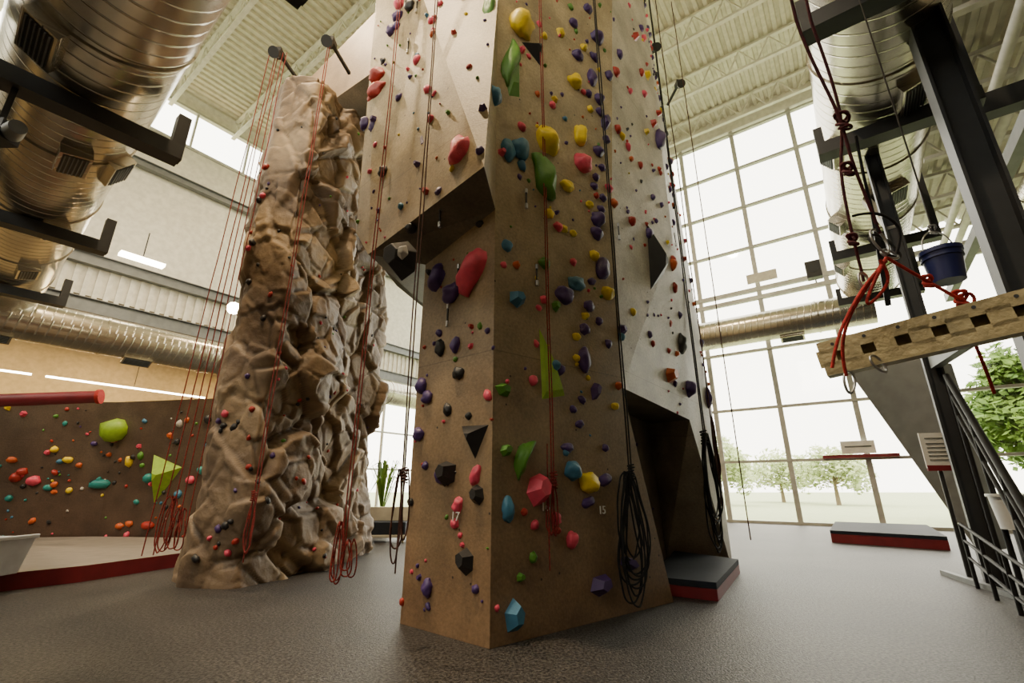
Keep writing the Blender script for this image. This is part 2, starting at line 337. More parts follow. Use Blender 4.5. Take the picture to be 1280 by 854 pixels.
def volume(mb,px,key,dep,b=None,flat=.15):
    """faceted plywood volume whose footprint corners lie on the wall"""
    hs=[hit(u,v,b) for u,v in px]
    if any(x is None for x in hs): return
    n=sum((x[1] for x in hs),V((0,0,0))).normalized(); c=sum((x[0] for x in hs),V((0,0,0)))/len(hs)
    base=[x[0]-n*.01 for x in hs]; top=c+n*dep; inn=[top+(q-c)*flat for q in base]; N=len(base)
    mb.add(base+inn,[(i,(i+1)%N,(i+1)%N+N,i+N) for i in range(N)]+[tuple(range(N,2*N))],'h_'+key if 'h_'+key in M else key)
spec="""650 33 28 32 y;683 178 28 30 y;724 170 16 26 y;717 103 18 16 y;708 233 18 12 y;686 268 12 10 y;704 286 10 8 y;742 320 12 12 y;759 367 18 14 y;735 603 28 22 y;720 421 12 8 y;768 508 10 8 y;731 395 10 8 y;716 292 9 7 y;720 448 9 8 y;729 60 9 8 y;700 42 10 10 y;736 256 9 9 y
638 78 17 68 g long;612 12 14 34 g long;680 225 26 52 g long -.4;628 488 20 16 g poly;653 572 22 42 g cres .5;632 563 18 14 g poly;680 330 15 12 g;666 697 10 12 g;650 722 12 12 g poly;694 384 12 14 g poly;600 408 6 8 g
617 120 18 20 b;634 188 16 26 b;649 187 22 26 b;645 375 22 20 b poly;719 355 22 16 b;633 308 13 13 b;641 772 27 38 b poly;634 637 15 24 b;714 589 20 20 b;693 457 14 12 b;707 566 8 7 b
580 192 32 34 p;592 341 30 52 p heart .3;727 205 22 22 p;671 612 30 34 p poly;714 675 15 18 p;573 632 12 16 p;697 284 12 10 p;500 5 12 16 p;595 594 12 22 p;679 375 9 9 p;690 132 8 8 p;566 88 8 8 p;670 430 6 8 p;673 385 8 6 p;716 328 8 8 p
473 97 22 18 r;472 115 28 16 r;834 470 26 20 o poly;655 640 8 8 r;745 245 7 7 r;696 663 8 8 r
541 185 26 32 u poly;522 157 18 18 u;547 348 20 28 u;566 367 22 20 u;745 48 18 14 u;739 98 12 20 u;748 125 12 12 u;755 155 13 22 u poly;747 190 14 12 u;746 275 18 16 u;745 292 16 14 u;742 233 10 8 u;752 337 18 24 u;704 370 24 20 u;735 383 14 12 u;730 412 14 12 u;729 450 16 26 u;743 490 14 24 u poly;716 30 12 10 u;734 12 12 10 u;823 175 14 26 u;860 485 16 18 u;884 498 10 20 u;749 733 34 24 u poly;735 628 20 10 u;721 70 14 12 u;752 210 10 8 u;570 432 12 18 u;553 592 16 20 u;535 735 13 18 u;535 497 14 14 u;524 543 14 14 u;528 483 14 16 u;550 240 10 10 u;524 210 10 22 u;498 22 14 12 u;490 40 12 12 u;457 155 12 16 u;467 160 10 14 u;790 300 6 6 u;756 560 8 8 u;709 560 16 10 u;724 530 12 8 u;755 600 18 12 u;785 705 32 16 u poly;739 352 12 8 u;753 248 10 8 u;751 262 10 8 u;742 72 12 9 u;749 140 10 9 u;735 118 9 9 u;760 95 9 12 u;757 175 10 9 u;744 222 9 9 u;727 500 10 8 u;748 402 9 9 u;760 430 8 10 u;716 512 9 8 u
571 44 16 18 k poly;583 702 22 28 k poly;560 592 26 28 k poly;598 620 18 22 k poly;551 435 12 18 k;574 467 14 14 k;480 215 12 12 k;497 250 10 10 k;513 8 12 14 k;555 97 10 8 k;514 285 12 12 k;530 130 9 9 k;569 655 10 10 p;514 628 8 8 k;560 512 10 14 k;543 95 6 8 k;586 520 8 8 k;532 582 8 8 u;600 280 10 8 k;480 78 8 8 k;850 430 14 22 k;842 360 8 12 r;835 405 8 10 r;838 655 12 26 u;845 610 10 10 r"""
th=MB()
for tok in spec.replace('\n',';').split(';'):
    q=tok.split()
    if len(q)<5: continue
    u,v,w_,h_=map(float,q[:4]); r=hit(u,v)
    if not r: continue
    fw=(r[0]-ORG).dot(V((0,math.cos(P),math.sin(P)))); sc=fw/F*1.22
    hold(th,r[0],r[1],w_*sc,h_*sc,q[4],q[5] if len(q)>5 else 'blob',float(q[6]) if len(q)>6 else random.uniform(-.4,.4),ico=ICO)
volume(th,[(673,407),(692,448),(707,497),(677,502)],'G',.04,flat=.7)
volume(th,[(576,532),(612,530),(594,576)],'k',.12)
volume(th,[(808,277),(826,318),(827,350),(804,378)],'steel',.22)
volume(th,[(651,52),(678,56),(676,84)],'k',.12)
volume(th,[(638,55),(650,70),(650,124),(636,122),(628,85)],'g',.06,flat=.5)
volume(th,[(556,128),(576,122),(576,148),(560,164)],'w',.10)
volume(th,[(546,590),(556,576),(572,590),(560,610)],'k',.1)
volume(th,[(562,126),(578,134),(566,152)],'p',.06)
def scatter(mb,tris,n,lo,hi,cs,zmax=12,kinds=('blob','blob','poly')):
    areas=[(b-a).cross(c-a).length for a,b,c in tris]
    for i in range(n):
        a,b,c=random.choices(tris,areas)[0]; x,y=random.random(),random.random()
        if x+y>1:x,y=1-x,1-y
        p=a+(b-a)*x+(c-a)*y; nn=(b-a).cross(c-a).normalized(); d=(p-ORG)
        if nn.dot(d)>0: nn=-nn
        if p.z>zmax or p.z<.15: continue
        w_=lo+(hi-lo)*random.random()**2; hold(mb,p,nn,w_,w_*random.uniform(.7,1.4),random.choice(cs),random.choice(kinds),random.uniform(-1,1))
def quad(a,b,c,d): return [(a,b,c),(a,c,d)]
scatter(th,quad(a0,c1,c4,a3),200,.03,.12,'ppuuuyyrgopgb',12)
scatter(th,quad(a0,b0,b1,a1),42,.03,.09,'puuurkpgp')
scatter(th,quad(p1,p2,k1,a2)+quad(a2,k1,k3,a3),150,.03,.12,'ppuugroyub',12)
scatter(th,quad(p2,p3,l3,k1)+quad(k1,l3,lt,k3),60,.03,.12,'rpuugu',12)
scatter(th,quad(c2,r2,r3,c3)+quad(r2,e4,e5,r3)+quad(c1,e1,r2,c2)+quad(c3,r3,r4,c4)+quad(r3,e5,e6,r4),240,.04,.17,'rruuppkouuy',14)
scatter(th,quad(ci0,cj0,cj1,ci1),22,.05,.1,'rukp')
th.obj('climbing_holds',recalc=False)
vb=MB(); r=at(505,326,4.75); hold(vb,r,(V((-.5,-.8,-.2))).normalized(),.42,.42,'k','poly',0,.2); hold(vb,r+V((.03,-.22,-.02)),V((-.3,-.9,-.1)).normalized(),.14,.16,'w','poly',0,.03)
vb.obj('wall_volume',bevel=.01)
tags=[(572,646,'17'),(679,634,'16'),(750,638,'15')]
for u,v,s in tags:
    loc,n=hit(u,v)
    cu=bpy.data.curves.new('route_number','FONT'); cu.body=s; cu.size=.11; cu.extrude=.004; cu.align_x='CENTER'; cu.align_y='CENTER'; cu.materials.append(M['tag'])
    o=bpy.data.objects.new('route_number',cu); scene.collection.objects.link(o); t=n.cross(Z)*-1
    mt=Matrix((t,Z,n)).transposed().to_4x4(); mt.translation=loc+n*.03; o.matrix_world=mt
qd=MB()
for u,v in((540,120),(513,60),(526,205),(551,268),(563,395),(576,345),(655,250),(668,345),(524,10),(841,300),(770,290)):
    r=hit(u,v)
    if r:
        p=r[0]+r[1]*.04; qd.beam(p+Z*.07,p-Z*.07,.02,.012,'blackrub'); qd.cyl(p+Z*.07,p+Z*.12,.016,'alu',8); qd.cyl(p-Z*.07,p-Z*.13,.018,'alu',8)
qd.obj('quickdraws')
# ---------------- rock pillar: fractured, faceted blocks
def pillar():
    fp=[V((-4.60,6.98,0)),V((-4.15,6.46,0)),V((-3.48,6.36,0)),V((-3.20,7.3,0)),V((-2.95,8.7,0)),V((-2.9,9.7,0)),V((-3.9,9.9,0)),V((-4.65,8.6,0))]
    n=len(fp); per=[]
    for i in range(n):
        a,b=fp[i],fp[(i+1)%n]; k=max(2,int((b-a).length/.026))
        for j in range(k): per.append(a.lerp(b,j/k))
    for _ in range(8): per=[(per[i-1]+per[i]*2+per[(i+1)%len(per)])/4 for i in range(len(per))]
    N=len(per); R=330; c=sum(per,V((0,0,0)))/N; vs=[];fs=[];nor=[]
    for i in range(N):
        t=per[(i+8)%N]-per[i-8]; nn=V((t.y,-t.x,0)).normalized()
        if nn.dot(per[i]-c)<0: nn=-nn
        nor.append(nn)
    cache={}
    def cell(pt):
        key=(round(pt.x,3),round(pt.y,3),round(pt.z,3))
        if key not in cache:
            rs=random.Random(hash(key)); cache[key]=(rs.uniform(-1,1),V((rs.uniform(-1,1),rs.uniform(-1,1),rs.uniform(-1,1))))
        return cache[key]
    def blocks(q,f):
        d,pt=noise.voronoi(q*f); h,tl=cell(pt[0]); h2,tl2=cell(pt[1])
        A=(h,(q*f-pt[0]).dot(tl)); B=(h2,(q*f-pt[1]).dot(tl2))
        g=d[1]-d[0]; w_=.5*max(0,1-g*14)
        return A[0]*(1-w_)+B[0]*w_, A[1]*(1-w_)+B[1]*w_, max(0,1-g*9)
    for r in range(R+1):
        z=8.45*r/R
        for i in range(N):
            p=V((per[i].x,per[i].y,z)); q=p+V((noise.noise(p*1.3),noise.noise(p*1.3+V((9,0,0))),noise.noise(p*1.3+V((0,9,0)))))*.12
            q=V((q.x,q.y,q.z*.9+.3*q.x))
            h1_,t1_,k1_=blocks(q,1.15); h2_,t2_,k2_=blocks(q+V((5,2,1)),2.5); h3_,t3_,k3_=blocks(q+V((1,7,3)),5.5)
            fr=min(1,max(.28,(per[i].x+4.0)/.6)) if per[i].y<9.6 else .5
            dis=fr*(h1_*.12+t1_*.27-k1_*.07)+max(.4,fr)*(h2_*.035+t2_*.085-k2_*.03+t3_*.018)+.012*noise.noise(p*7)+.10*noise.noise(p*.6)
            dis+=.04*(z/8.45); fl=max(0,1-z/1.2)*.10
            v=p+nor[i]*(dis+fl)
            if r>R-3: v=v.lerp(V((c.x,c.y,v.z)),.05*(r-R+3))
            if r==0: v.z=0
            if r==R: v.z+=.25*noise.noise(V((p.x,p.y,0))*1.3)
            vs.append(v)
    for r in range(R):
        for i in range(N):
            j=(i+1)%N; fs.append((r*N+i,r*N+j,(r+1)*N+j,(r+1)*N+i))
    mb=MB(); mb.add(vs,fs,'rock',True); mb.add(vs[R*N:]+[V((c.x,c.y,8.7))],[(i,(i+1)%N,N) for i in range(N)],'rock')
    mb.obj('rock_climbing_pillar',recalc=False); return mb
pl=pillar(); pbv=BVHTree.FromPolygons([tuple(v) for v in pl.v],pl.f)
ph=MB(); random.seed(21)
for i in range(130):
    u=random.uniform(235,470); v=random.uniform(140,700); r=hit(u,v,pbv)
    if r:
        w_=random.uniform(.05,.11) if u<340 else random.uniform(.03,.07)
        hold(ph,r[0],r[1],w_,w_*random.uniform(.8,1.4),random.choice('rpkurkkkg'),'blob',random.uniform(-1,1))
ph.obj('climbing_holds',recalc=False)
# bridge
br=MB(); pa=V((-4.75,8.2,0));pb=V((-1.9,6.1,0)); bk=V((.75,1.1,0))
vs=[pa+Z*8.95,pb+Z*8.6,pb+bk+Z*8.0,pa+bk+Z*8.0,pa+Z*10.2,pb+Z*10.5,pb+bk+Z*10.5,pa+bk+Z*10.2]
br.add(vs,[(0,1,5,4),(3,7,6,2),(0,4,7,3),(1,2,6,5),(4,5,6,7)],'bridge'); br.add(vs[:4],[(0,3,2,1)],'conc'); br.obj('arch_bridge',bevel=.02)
# ---------------- bouldering wall
bw=MB(); pts=[V((-16,7.0,0)),V((-13.5,9.0,0)),V((-11.3,10.2,0)),V((-9,10.7,0)),V((-6.6,10.4,0)),V((-4.2,10.6,0))]
hts=[3.0,2.98,3.0,3.05,3.08,3.1]
tris=[]
for i in range(5):
    a,b=pts[i],pts[i+1]
    def lean(p,k): return p+V((0,-k,0))
    q=[a,b,lean(b,.1)+Z*1.3,lean(a,.1)+Z*1.3, lean(b,.42)+Z*hts[i+1], lean(a,.42)+Z*hts[i]]
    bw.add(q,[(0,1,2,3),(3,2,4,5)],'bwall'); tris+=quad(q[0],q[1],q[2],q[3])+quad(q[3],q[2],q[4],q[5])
    bw.add([q[5],q[4],q[4]+V((0,1.2,0)),q[5]+V((0,1.2,0)),b+V((0,1.0,0)),a+V((0,1.0,0))],[(0,1,2,3),(3,2,4,5)],'bwall')
bw.obj('bouldering_wall',recalc=False)
bbv=BVHTree.FromPolygons([tuple(v) for v in bw.v],bw.f)
bh=MB()
for tok in "145 538 36 30 G;162 577 10 14 y;176 570 8 10 g;125 605 26 12 t;20 597 14 12 r;42 601 16 12 p;28 590 12 10 r;68 562 10 8 y;85 575 12 8 y;150 658 12 8 o;162 655 10 8 o;185 657 18 10 r;260 524 10 12 k;223 618 10 10 b;252 588 10 10 t;186 598 12 12 t;60 610 10 8 t;75 577 8 6 b;15 575 12 8 o;225 530 8 10 w;250 640 10 10 y;238 600 12 10 p".split(';'):
    q=tok.split(); u,v,w_,h_=map(float,q[:4]); r=hit(u,v,bbv)
    if r:
        sc=(r[0]-ORG).dot(V((0,math.cos(P),math.sin(P))))/F; hold(bh,r[0],r[1],w_*sc,h_*sc,q[4],'blob',0)
volume(bh,[(192,568),(228,584),(192,630)],'G',.25,bbv)
scatter(bh,tris,360,.04,.16,'rroopkyttgubwpkk',2.9)
bh.obj('climbing_holds',recalc=False)
pd=MB(); poly=[(-7.2,5.0),(-6.35,5.95),(-5.75,6.75),(-5.2,8.3),(-4.2,10.5),(-6.6,10.3),(-9,10.6),(-11.3,10.1),(-13.5,8.9),(-16,6.9)]
pd.prism(poly,0.001,.2,'padred','padgrey'); pd.obj('bouldering_crash_pad',bevel=.02)
rb=MB(); pA=at(-60,503,8.2); pB=at(122,496,8.9); rb.cyl(pA,pB,.12,'padred',20); rb.cyl(pB,pB+(pB-pA).normalized()*.06,.14,'rope_webred',20); rb.cyl(pA,V((pA.x,pA.y,.2)),.06,'steel',10)
rb.obj('padded_boom')
tb=MB(); c=V((-6.32,5.98,0.2)); vs=[]
for z,sx,sy in((.0,.26,.2),(.42,.32,.25),(.42,.28,.21),(.04,.23,.17)):
    vs+=[c+V((x*sx,y*sy,z)) for x,y in((-1,-1),(1,-1),(1,1),(-1,1))]
fs=[(4*k+i,4*k+(i+1)%4,4*k+4+(i+1)%4,4*k+4+i) for k in range(3) for i in range(4)]+[(0,1,2,3),(12,13,14,15)]
tb.add(vs,fs,'tub'); tb.beam(c+V((-.34,-.26,.42)),c+V((.34,-.26,.42)),.04,.05,'tub'); tb.beam(c+V((.33,-.26,.42)),c+V((.33,.26,.42)),.04,.05,'tub'); tb.obj('storage_tub',bevel=.012)
# ---------------- crash mats: red lower band, slate upper band and top
def mat_obj(poly,h,name='crash_mat',split=.62):
    mb=MB(); mb.prism(poly,.002,h*split,'padred'); mb.prism(poly,h*split+.005,h,'padblack','padblack'); return mb.obj(name,bevel=.012)
mat_obj([(1.70,6.02),(2.28,5.66),(3.36,7.42),(2.72,8.35)],.19)
def gp(u,v,z=0):
    s=sight(u,v); return ORG+s*((z-H)/s.z)
mh=.26
k0=gp(1037,663,mh); k1_=gp(1184,671,mh); k2=gp(1158,656,mh); k3_=gp(1044,652,mh)
mat_obj([(k.x,k.y) for k in (k0,k1_,k2,k3_)],mh,split=.72)
# ---------------- ducts
def duct(p0,p1,r,joints=2.4,n=48,k='duct'):
    mb=MB(); p0=V(p0);p1=V(p1); mb.cyl(p0,p1,r,k,n,caps=True); d=(p1-p0); L=d.length; d.normalize(); x=joints*.5
    while x<L: mb.cyl(p0+d*(x-.03),p0+d*(x+.03),r+.02,k,n); x+=joints
    return mb
def grille(mb,c,n,along,w=.6,h=.32,dp=.14):
    n=n.normalized(); along=along.normalized(); s=n.cross(along).normalized()
    mb.box(c+n*dp/2,(along*w/2,s*h/2,n*dp/2),'duct'); mb.box(c+n*(dp+.003),(along*w*.43,s*h*.40,n*.004),'blackrub')
    for i in range(6): 
        y=(i-2.5)*h*.13; mb.box(c+n*(dp+.012)+s*y,(along*w*.42,s*h*.018,n*.008),'gsteel')
dl=V((-math.sin(math.radians(51)),math.cos(math.radians(51)),0)); pc=V((-4.2,3.5,6.15))
mb=duct(pc-dl*6,pc+dl*13,.75)
side=dl.cross(Z).normalized()
for k,aa in((.3,-.5),(2.3,.2),(2.6,.9),(5,0.4),(7.5,.3)):
    n=(-Z*math.cos(aa)+side*math.sin(aa)); grille(mb,pc+dl*k+n*.73,n,dl)
mb.obj('spiral_duct')
sp=MB()
for k in(-2.3,.95,4.8,8.8):
    c=pc+dl*k
    sp.beam(c-side*1.2-Z*.87,c+side*1.0-Z*.87,.24,.20,'steel')
    for q in(-1,1): sp.beam(c+side*q*.95-Z*.95,c+side*q*.95+Z*(1.1 if q<0 else -.3),.14,.14,'steel')
sp.beam(pc-dl*6-side*1.15-Z*.6,pc+dl*13-side*1.15-Z*.6,.2,.3,'steel')
sp.obj('duct_support_frame')
mb=duct(W(-1.3,1,7.4),W(-1.3,16.8,7.4),.8)
for b,aa in((7.6,.35),(10.4,.3),(13,.3)):
    n=(-Z*math.cos(aa)-E1*math.sin(aa)); grille(mb,W(-1.3,b,7.4)+n*.78,n,E2)
    n=(-Z*math.cos(.9)+E1*math.sin(.9)); grille(mb,W(-1.3,b+1.2,7.4)+n*.78,n,E2,.5,.3,.2)
mb.obj('spiral_duct')
mb=duct(W(-1.3,17.4,6.6),W(19,17.4,6.6),.52,3.0,32)
for a in(1,5,9,13): grille(mb,W(a,17.4,6.6)-Z*.5,-Z-E2*.4,E1,.7,.3)
mb.obj('spiral_duct')
sp=MB()
for b in(5.4,8.0,12.5,16):
    sp.beam(W(-2.35,b,6.45),W(-.4,b,6.45),.26,.22,'steel')
    sp.beam(W(-2.3,b,6.4),W(-2.3,b,8.85),.12,.12,'steel'); sp.beam(W(-.46,b,6.4),W(-.46,b,6.9),.12,.12,'steel')
sp.obj('duct_support_frame')
mb=duct(W(-4.6,2,8.0),W(-4.6,18,8.0),.3,2.0,20)
for a in(-3.4,-3.75,-5.6): mb.cyl(W(a,0,8.45),W(a,18.8,8.45),.09,'white',12)
mb.obj('service_pipes')
mb=duct(W(17.2,-6,5.45),W(17.2,16.5,5.45),.55,2.6,32)
for b in(1,4,8,11): grille(mb,W(17.2,b,5.45)-Z*.52-E1*.1,-Z-E1*.5,E2,.7,.35)
mb.obj('spiral_duct')
# ---------------- steel columns right
def column(name,x,y,z1,w,h,z0=0):
    mb=MB(); mb.ibeam(V((x,y,z0)),V((x,y,z1)),w,h,'steel',t=.03); mb.box(V((x,y,.015)),(E1*w*.8,E2*h*.8,Z*.015),'steel'); return mb.obj(name)
column('steel_column',5.15,4.2,9.0,.30,.32)
column('steel_column',6.2,6.5,9.1,.17,.2)
bx=MB(); bx.beam((6.15,6.4,2.95),(5.1,4.3,2.95),.12,.2,'gsteel'); bx.beam((6.2,6.5,5.2),(7.6,8.6,7.6),.12,.12,'white'); bx.beam((6.2,6.5,7.8),(8.2,9.2,5.0),.1,.1,'steel'); bx.beam(W(-8.8,9,6.9),W(-2.4,9,6.9),.25,.35,'steel'); bx.beam(W(-3.2,3,6.8),W(-3.2,18.5,6.8),.18,.25,'gsteel')
bx.obj('steel_bracing')
st=MB()
Q=[at(1062,467,9.2),at(1150,448,8.2),at(1225,700,7.0),at(1160,600,8.8)]
Q[2].z=max(Q[2].z,.25); off=V((.9,.35,0))
st.add(Q+[q_+off for q_ in Q],[(0,1,2,3),(4,7,6,5),(0,4,5,1),(1,5,6,2),(2,6,7,3),(3,7,4,0)],'gsteel')
st.obj('stair_enclosure',bevel=.02)
sr_=MB()
top=at(1183,470,6.4); bot=at(1300,668,4.2)
for o_ in(0,-.28,-.56):
    sr_.cyl(top+Z*o_,bot+Z*o_,.025 if o_ else .04,'rail',10)
for k in(0,.33,.66,1):
    pnt=top.lerp(bot,k); sr_.cyl(V((pnt.x,pnt.y,0)),pnt,.03,'rail',10)
sr_.obj('stair_railing')
gr=MB(); A=at(1200,655,5.9); B_=at(1295,720,4.0)
for z_ in(0,-.2,-.4): gr.cyl(A+Z*z_,B_+Z*z_,.018,'rail',8)
for k in(0,.33,.66,1): pnt=A.lerp(B_,k); gr.cyl(V((pnt.x,pnt.y,0)),pnt,.022,'rail',8)
gr.obj('guard_rail')
cb=MB(); g0_=V((6.25,7.3,0)); g1_=V((5.0,3.9,0)); cb.beam(g0_+Z*.03,g1_+Z*.03,.08,.06,'gsteel'); cb.obj('trim_3')
nb=MB(); c=at(1172,563,6.9); nb.box(c,(V((.19,-.05,0)),V((.002,.01,0)),Z*.26),'tag'); nb.box(c-Z*.26+V((0,-.005,0)),(V((.19,-.05,0)),V((.002,.012,0)),Z*.04),'padred')
for z_ in(.18,.1,.04,-.02,-.08,-.14): nb.box(c+Z*z_+V((0,-.02,0)),(V((.14,-.037,0)),V((.001,.003,0)),Z*.006),'gsteel')
nb.cyl(V((c.x,c.y+.05,0)),V((c.x,c.y+.05,c.z+.26)),.03,'steel',8); nb.obj('notice_board')
sg=MB(); c=W(-.1,18.8,2.45); sg.box(c,(E1*.45,E2*.02,Z*.2),'tag'); sg.box(c-Z*.28,(E1*1.0,E2*.12,Z*.05),'padred'); sg.box(c+Z*.02-E2*.03,(E1*.35,E2*.004,Z*.02),'gsteel'); sg.obj('window_sign')
spk=MB(); c=at(1017,338,15.5); spk.box(c,(E1*.22,E2*.18,Z*.3),'blackrub'); spk.cyl(c-E2*.18,c-E2*.2,.14,'steel',20); spk.beam(c,c+E2*1.2,.05,.05,'steel'); spk.obj('loudspeaker',bevel=.02)
sg=MB(); c=at(952,346,17); sg.box(c,(E1*.5,E2*.04,Z*.18),'cream'); sg.obj('sponsor_sign')
bn=MB(); c=V((-3.0,11.6,0))
bn.box(c+Z*.3,(V((.55,0,0)),V((0,.35,0)),Z*.14),'padblack'); bn.box(c+Z*.5+V((0,.3,0)),(V((.55,0,0)),V((0,.08,0)),Z*.25),'cream'); bn.box(c+Z*.14,(V((.58,0,0)),V((0,.37,0)),Z*.03),'cream')
for x in(-.5,.5):
    for y in(-.3,.3): bn.cyl(c+V((x,y,0)),c+V((x,y,.15)),.03,'bar',8)
bn.obj('lounge_bench',bevel=.02)
pp=MB(); c=V((-3.55,13.2,0)); pp.cyl(c,c+Z*.5,.2,'cream',16,.28)
for i in range(34):
    a=random.random()*6.28; l_=random.uniform(.4,.9); dr=V((math.cos(a),math.sin(a),0)); b_=c+Z*.5; m_=b_+dr*l_*.4+Z*random.uniform(.7,1.5); t_=b_+dr*l_+Z*random.uniform(.5,1.6); sd_=dr.cross(Z)*.03
    pp.add([b_-sd_*.3,b_+sd_*.3,m_+sd_,m_-sd_,t_],[(0,1,2,3),(3,2,4)],'leaf')
pp.obj('potted_plant')
# ---------------- ropes
def wig(x,y,z0,z1,a=.012,n=24,lean=(0,0)):
    o=random.random()*9
    return [V((x+lean[0]*(i/n)+a*noise.noise(V((o,i*.4,0))),y+lean[1]*(i/n)+a*noise.noise(V((0,i*.4,o))),z0+(z1-z0)*i/n)) for i in range(n+1)]
def coil(c,s,hgt,wid,n=5):
    out=[]
    for k in range(n):
        w_=wid*random.uniform(.5,1); h_=hgt*random.uniform(.65,1); ph_=random.random()*.06; sh=random.uniform(-.05,.05); pts=[]; tw_=random.uniform(-.5,.5)
        for i in range(17):
            a=2*math.pi*i/16; pts.append(c+s*(math.sin(a+tw_*math.sin(a))*w_/2*(1-.5*math.cos(a))+sh)-Z*(h_/2*(1-math.cos(a)))+s.cross(Z)*(random.uniform(-.02,.02)+ph_))
        out.append(pts)
    return out
def knot(c,r,k=6):
    pts=[]
    for i in range(k*10):
        a=i/10*6.28; pts.append(c+V((math.cos(a)*r*(1+.2*math.sin(a*.3)),math.sin(a)*r,(i/(k*10)-.5)*r*5)))
    return pts
def trope(u,v,k,off=.1,top=13,loops=0,lh=1,lw=.3,rad=.011,pair=.0):
    loc,n=hit(u,v); p=loc+n*off; s=n.cross(Z).normalized(); spl=[wig(p.x,p.y,p.z,top)]
    if pair: spl.append(wig(p.x+s.x*pair,p.y+s.y*pair,p.z-.1,top))
    if loops: spl+=coil(p,s,lh,lw,loops); spl.append(knot(p,.03,5))
    return curve('climbing_rope',spl,rad,k)
trope(778,590,'rope_black',.12,13,10,1.3,.42,.009,.04)
trope(685,600,'rope_red',.08,13,3,.55,.08,.0065,.03)
hh=hit(688,770)[0]; curve('climbing_rope',[wig(hh.x,hh.y-.06,.5,1.6,.01,8)],.006,'rope_red')
p=R_(.66,0)+V((.12,-.1,0)); sR=V((2.44,3.23,0)).normalized()
curve('climbing_rope',[wig(p.x,p.y,1.9,13),wig(p.x+.05,p.y+.06,1.9,13)]+coil(V((p.x,p.y,2.0)),sR,1.75,.75,9)+[knot(V((p.x,p.y,1.95)),.045,5)],.011,'rope_black')
curve('climbing_rope',[wig(-.9,3.98,1.0,12.5),wig(-.93,4.0,.55,12.5)]+coil(V((-.92,3.98,1.35)),V((1,0,0)),.85,.1,3)+[knot(V((-.9,3.98,1.3)),.025,5)],.0065,'rope_brown')
curve('climbing_rope',[wig(-1.56,4.55,.5,12.5),wig(-1.53,4.55,.6,12.5)]+coil(V((-1.60,4.55,.9)),V((1,0,0)),.6,.1,3)+coil(V((-1.45,4.55,.75)),V((1,0,0)),.35,.1,3),.0065,'rope_red')
curve('climbing_rope',[wig(-3.2,5.95,.35,8.6),wig(-3.16,5.95,.6,8.6)]+coil(V((-3.2,5.95,1.1)),V((1,0,0)),.8,.10,2)+[knot(V((-3.2,5.95,1.1)),.025,5)],.0075,'rope_red')
spl=[]
for i,(dx,tx) in enumerate(((-.32,.35),(-.18,.3),(-.05,.12),(.05,.1),(.16,.02))):
    x=-4.25+dx; spl.append(wig(x,6.15,.35+random.random()*.4,8.7,.015,24,(tx*.55,.1)))
spl+=coil(V((-4.3,6.15,1.1)),V((1,0,0)),.75,.2,3)+coil(V((-4.15,6.15,.95)),V((1,0,0)),.5,.12,3)
curve('climbing_rope',spl,.0075,'rope_red')
curve('climbing_rope',[wig(4.06,8.4,.35,13),wig(3.55,8.15,.9,13,.02)]+coil(V((3.55,8.15,2.4)),sR,1.5,.16,3),.011,'rope_brown')
for c in (V((-4.25,6.3,8.75)),V((-3.2,6.05,8.7)),at(818,60,11),at(848,105,11.2),V((3.0,7.1,11.6))):
    an=MB(); an.box(c,(V((.07,0,0)),V((0,.09,0)),Z*.05),'steel'); an.cyl(c+V((.0,-.05,-.08)),c+V((.0,-.16,-.16)),.07,'blackrub',14,.1); an.beam(c,c+V((-.1 if c.x>0 else .15,.55,-.1)),.05,.05,'steel'); an.obj('rope_anchor')
# ---------------- foreground slotted bar with slings
L0=at(1027,450,1.75); R0_=at(1282,386,1.42); dr=(R0_-L0); dr.z*=.95; dr.normalize(); end=L0+dr*1.4
bar=MB(); nrm=dr.cross(Z).normalized(); up=nrm.cross(dr).normalized()
if nrm.y>0: nrm=-nrm
if up.z<0: up=-up
hb=.062
Lb=(end-L0).length; nsl=14; cell=Lb/nsl
bar.box(L0+dr*Lb/2+up*(hb-.022),(dr*Lb/2,nrm*.006,up*.022),'bar'); bar.box(L0+dr*Lb/2-up*(hb-.022),(dr*Lb/2,nrm*.006,up*.022),'bar')
for i in range(nsl+1):
    c=L0+dr*min(max(cell*i,.02),Lb-.02); bar.box(c,(dr*.030,nrm*.006,up*(hb-.03)),'bar')
for i in range(nsl): bar.cyl(L0+dr*(cell*(i+.5))+up*(hb-.014)+nrm*.004,L0+dr*(cell*(i+.5))+up*(hb-.014)+nrm*.0075,.006,'steel',10)
bar.box(L0+dr*Lb/2+up*(hb)-nrm*.025,(dr*Lb/2,nrm*.031,up*.004),'bar'); bar.box(L0+dr*Lb/2-up*(hb)-nrm*.025,(dr*Lb/2,nrm*.031,up*.004),'bar')
bar.box(L0+dr*Lb/2-nrm*.052,(dr*Lb/2,nrm*.004,up*hb),'bar')
bar.obj('slotted_steel_bar')
ps=MB(); ps.ibeam(V((end.x,end.y,0))-nrm*.2,V((end.x,end.y,3.2))-nrm*.2,.14,.14,'steel'); ps.obj('steel_post')
def pth(t,*uv): return [at(u,v,t) for u,v in uv]
T_=1.62
s1_=pth(T_,(960,-180),(985,0),(1012,70),(1045,135),(1055,165),(1066,205),(1084,250),(1100,292))
s2_=pth(T_+.03,(985,-180),(1003,0),(1030,70),(1050,135),(1053,170),(1050,215),(1062,280),(1072,320),(1080,352))
def kn(c,r): return [c+V((math.cos(a)*r*(.8+.3*math.sin(a*.37)),math.sin(a)*r*.7,math.sin(a*.45)*r*1.4)) for a in [i*.45 for i in range(60)]]
curve('cord_sling',[s1_,s2_,kn(at(1054,152,T_),.022),kn(at(1060,212,T_),.016),kn(at(1066,300,T_),.014)],.0055,'rope_dkred')
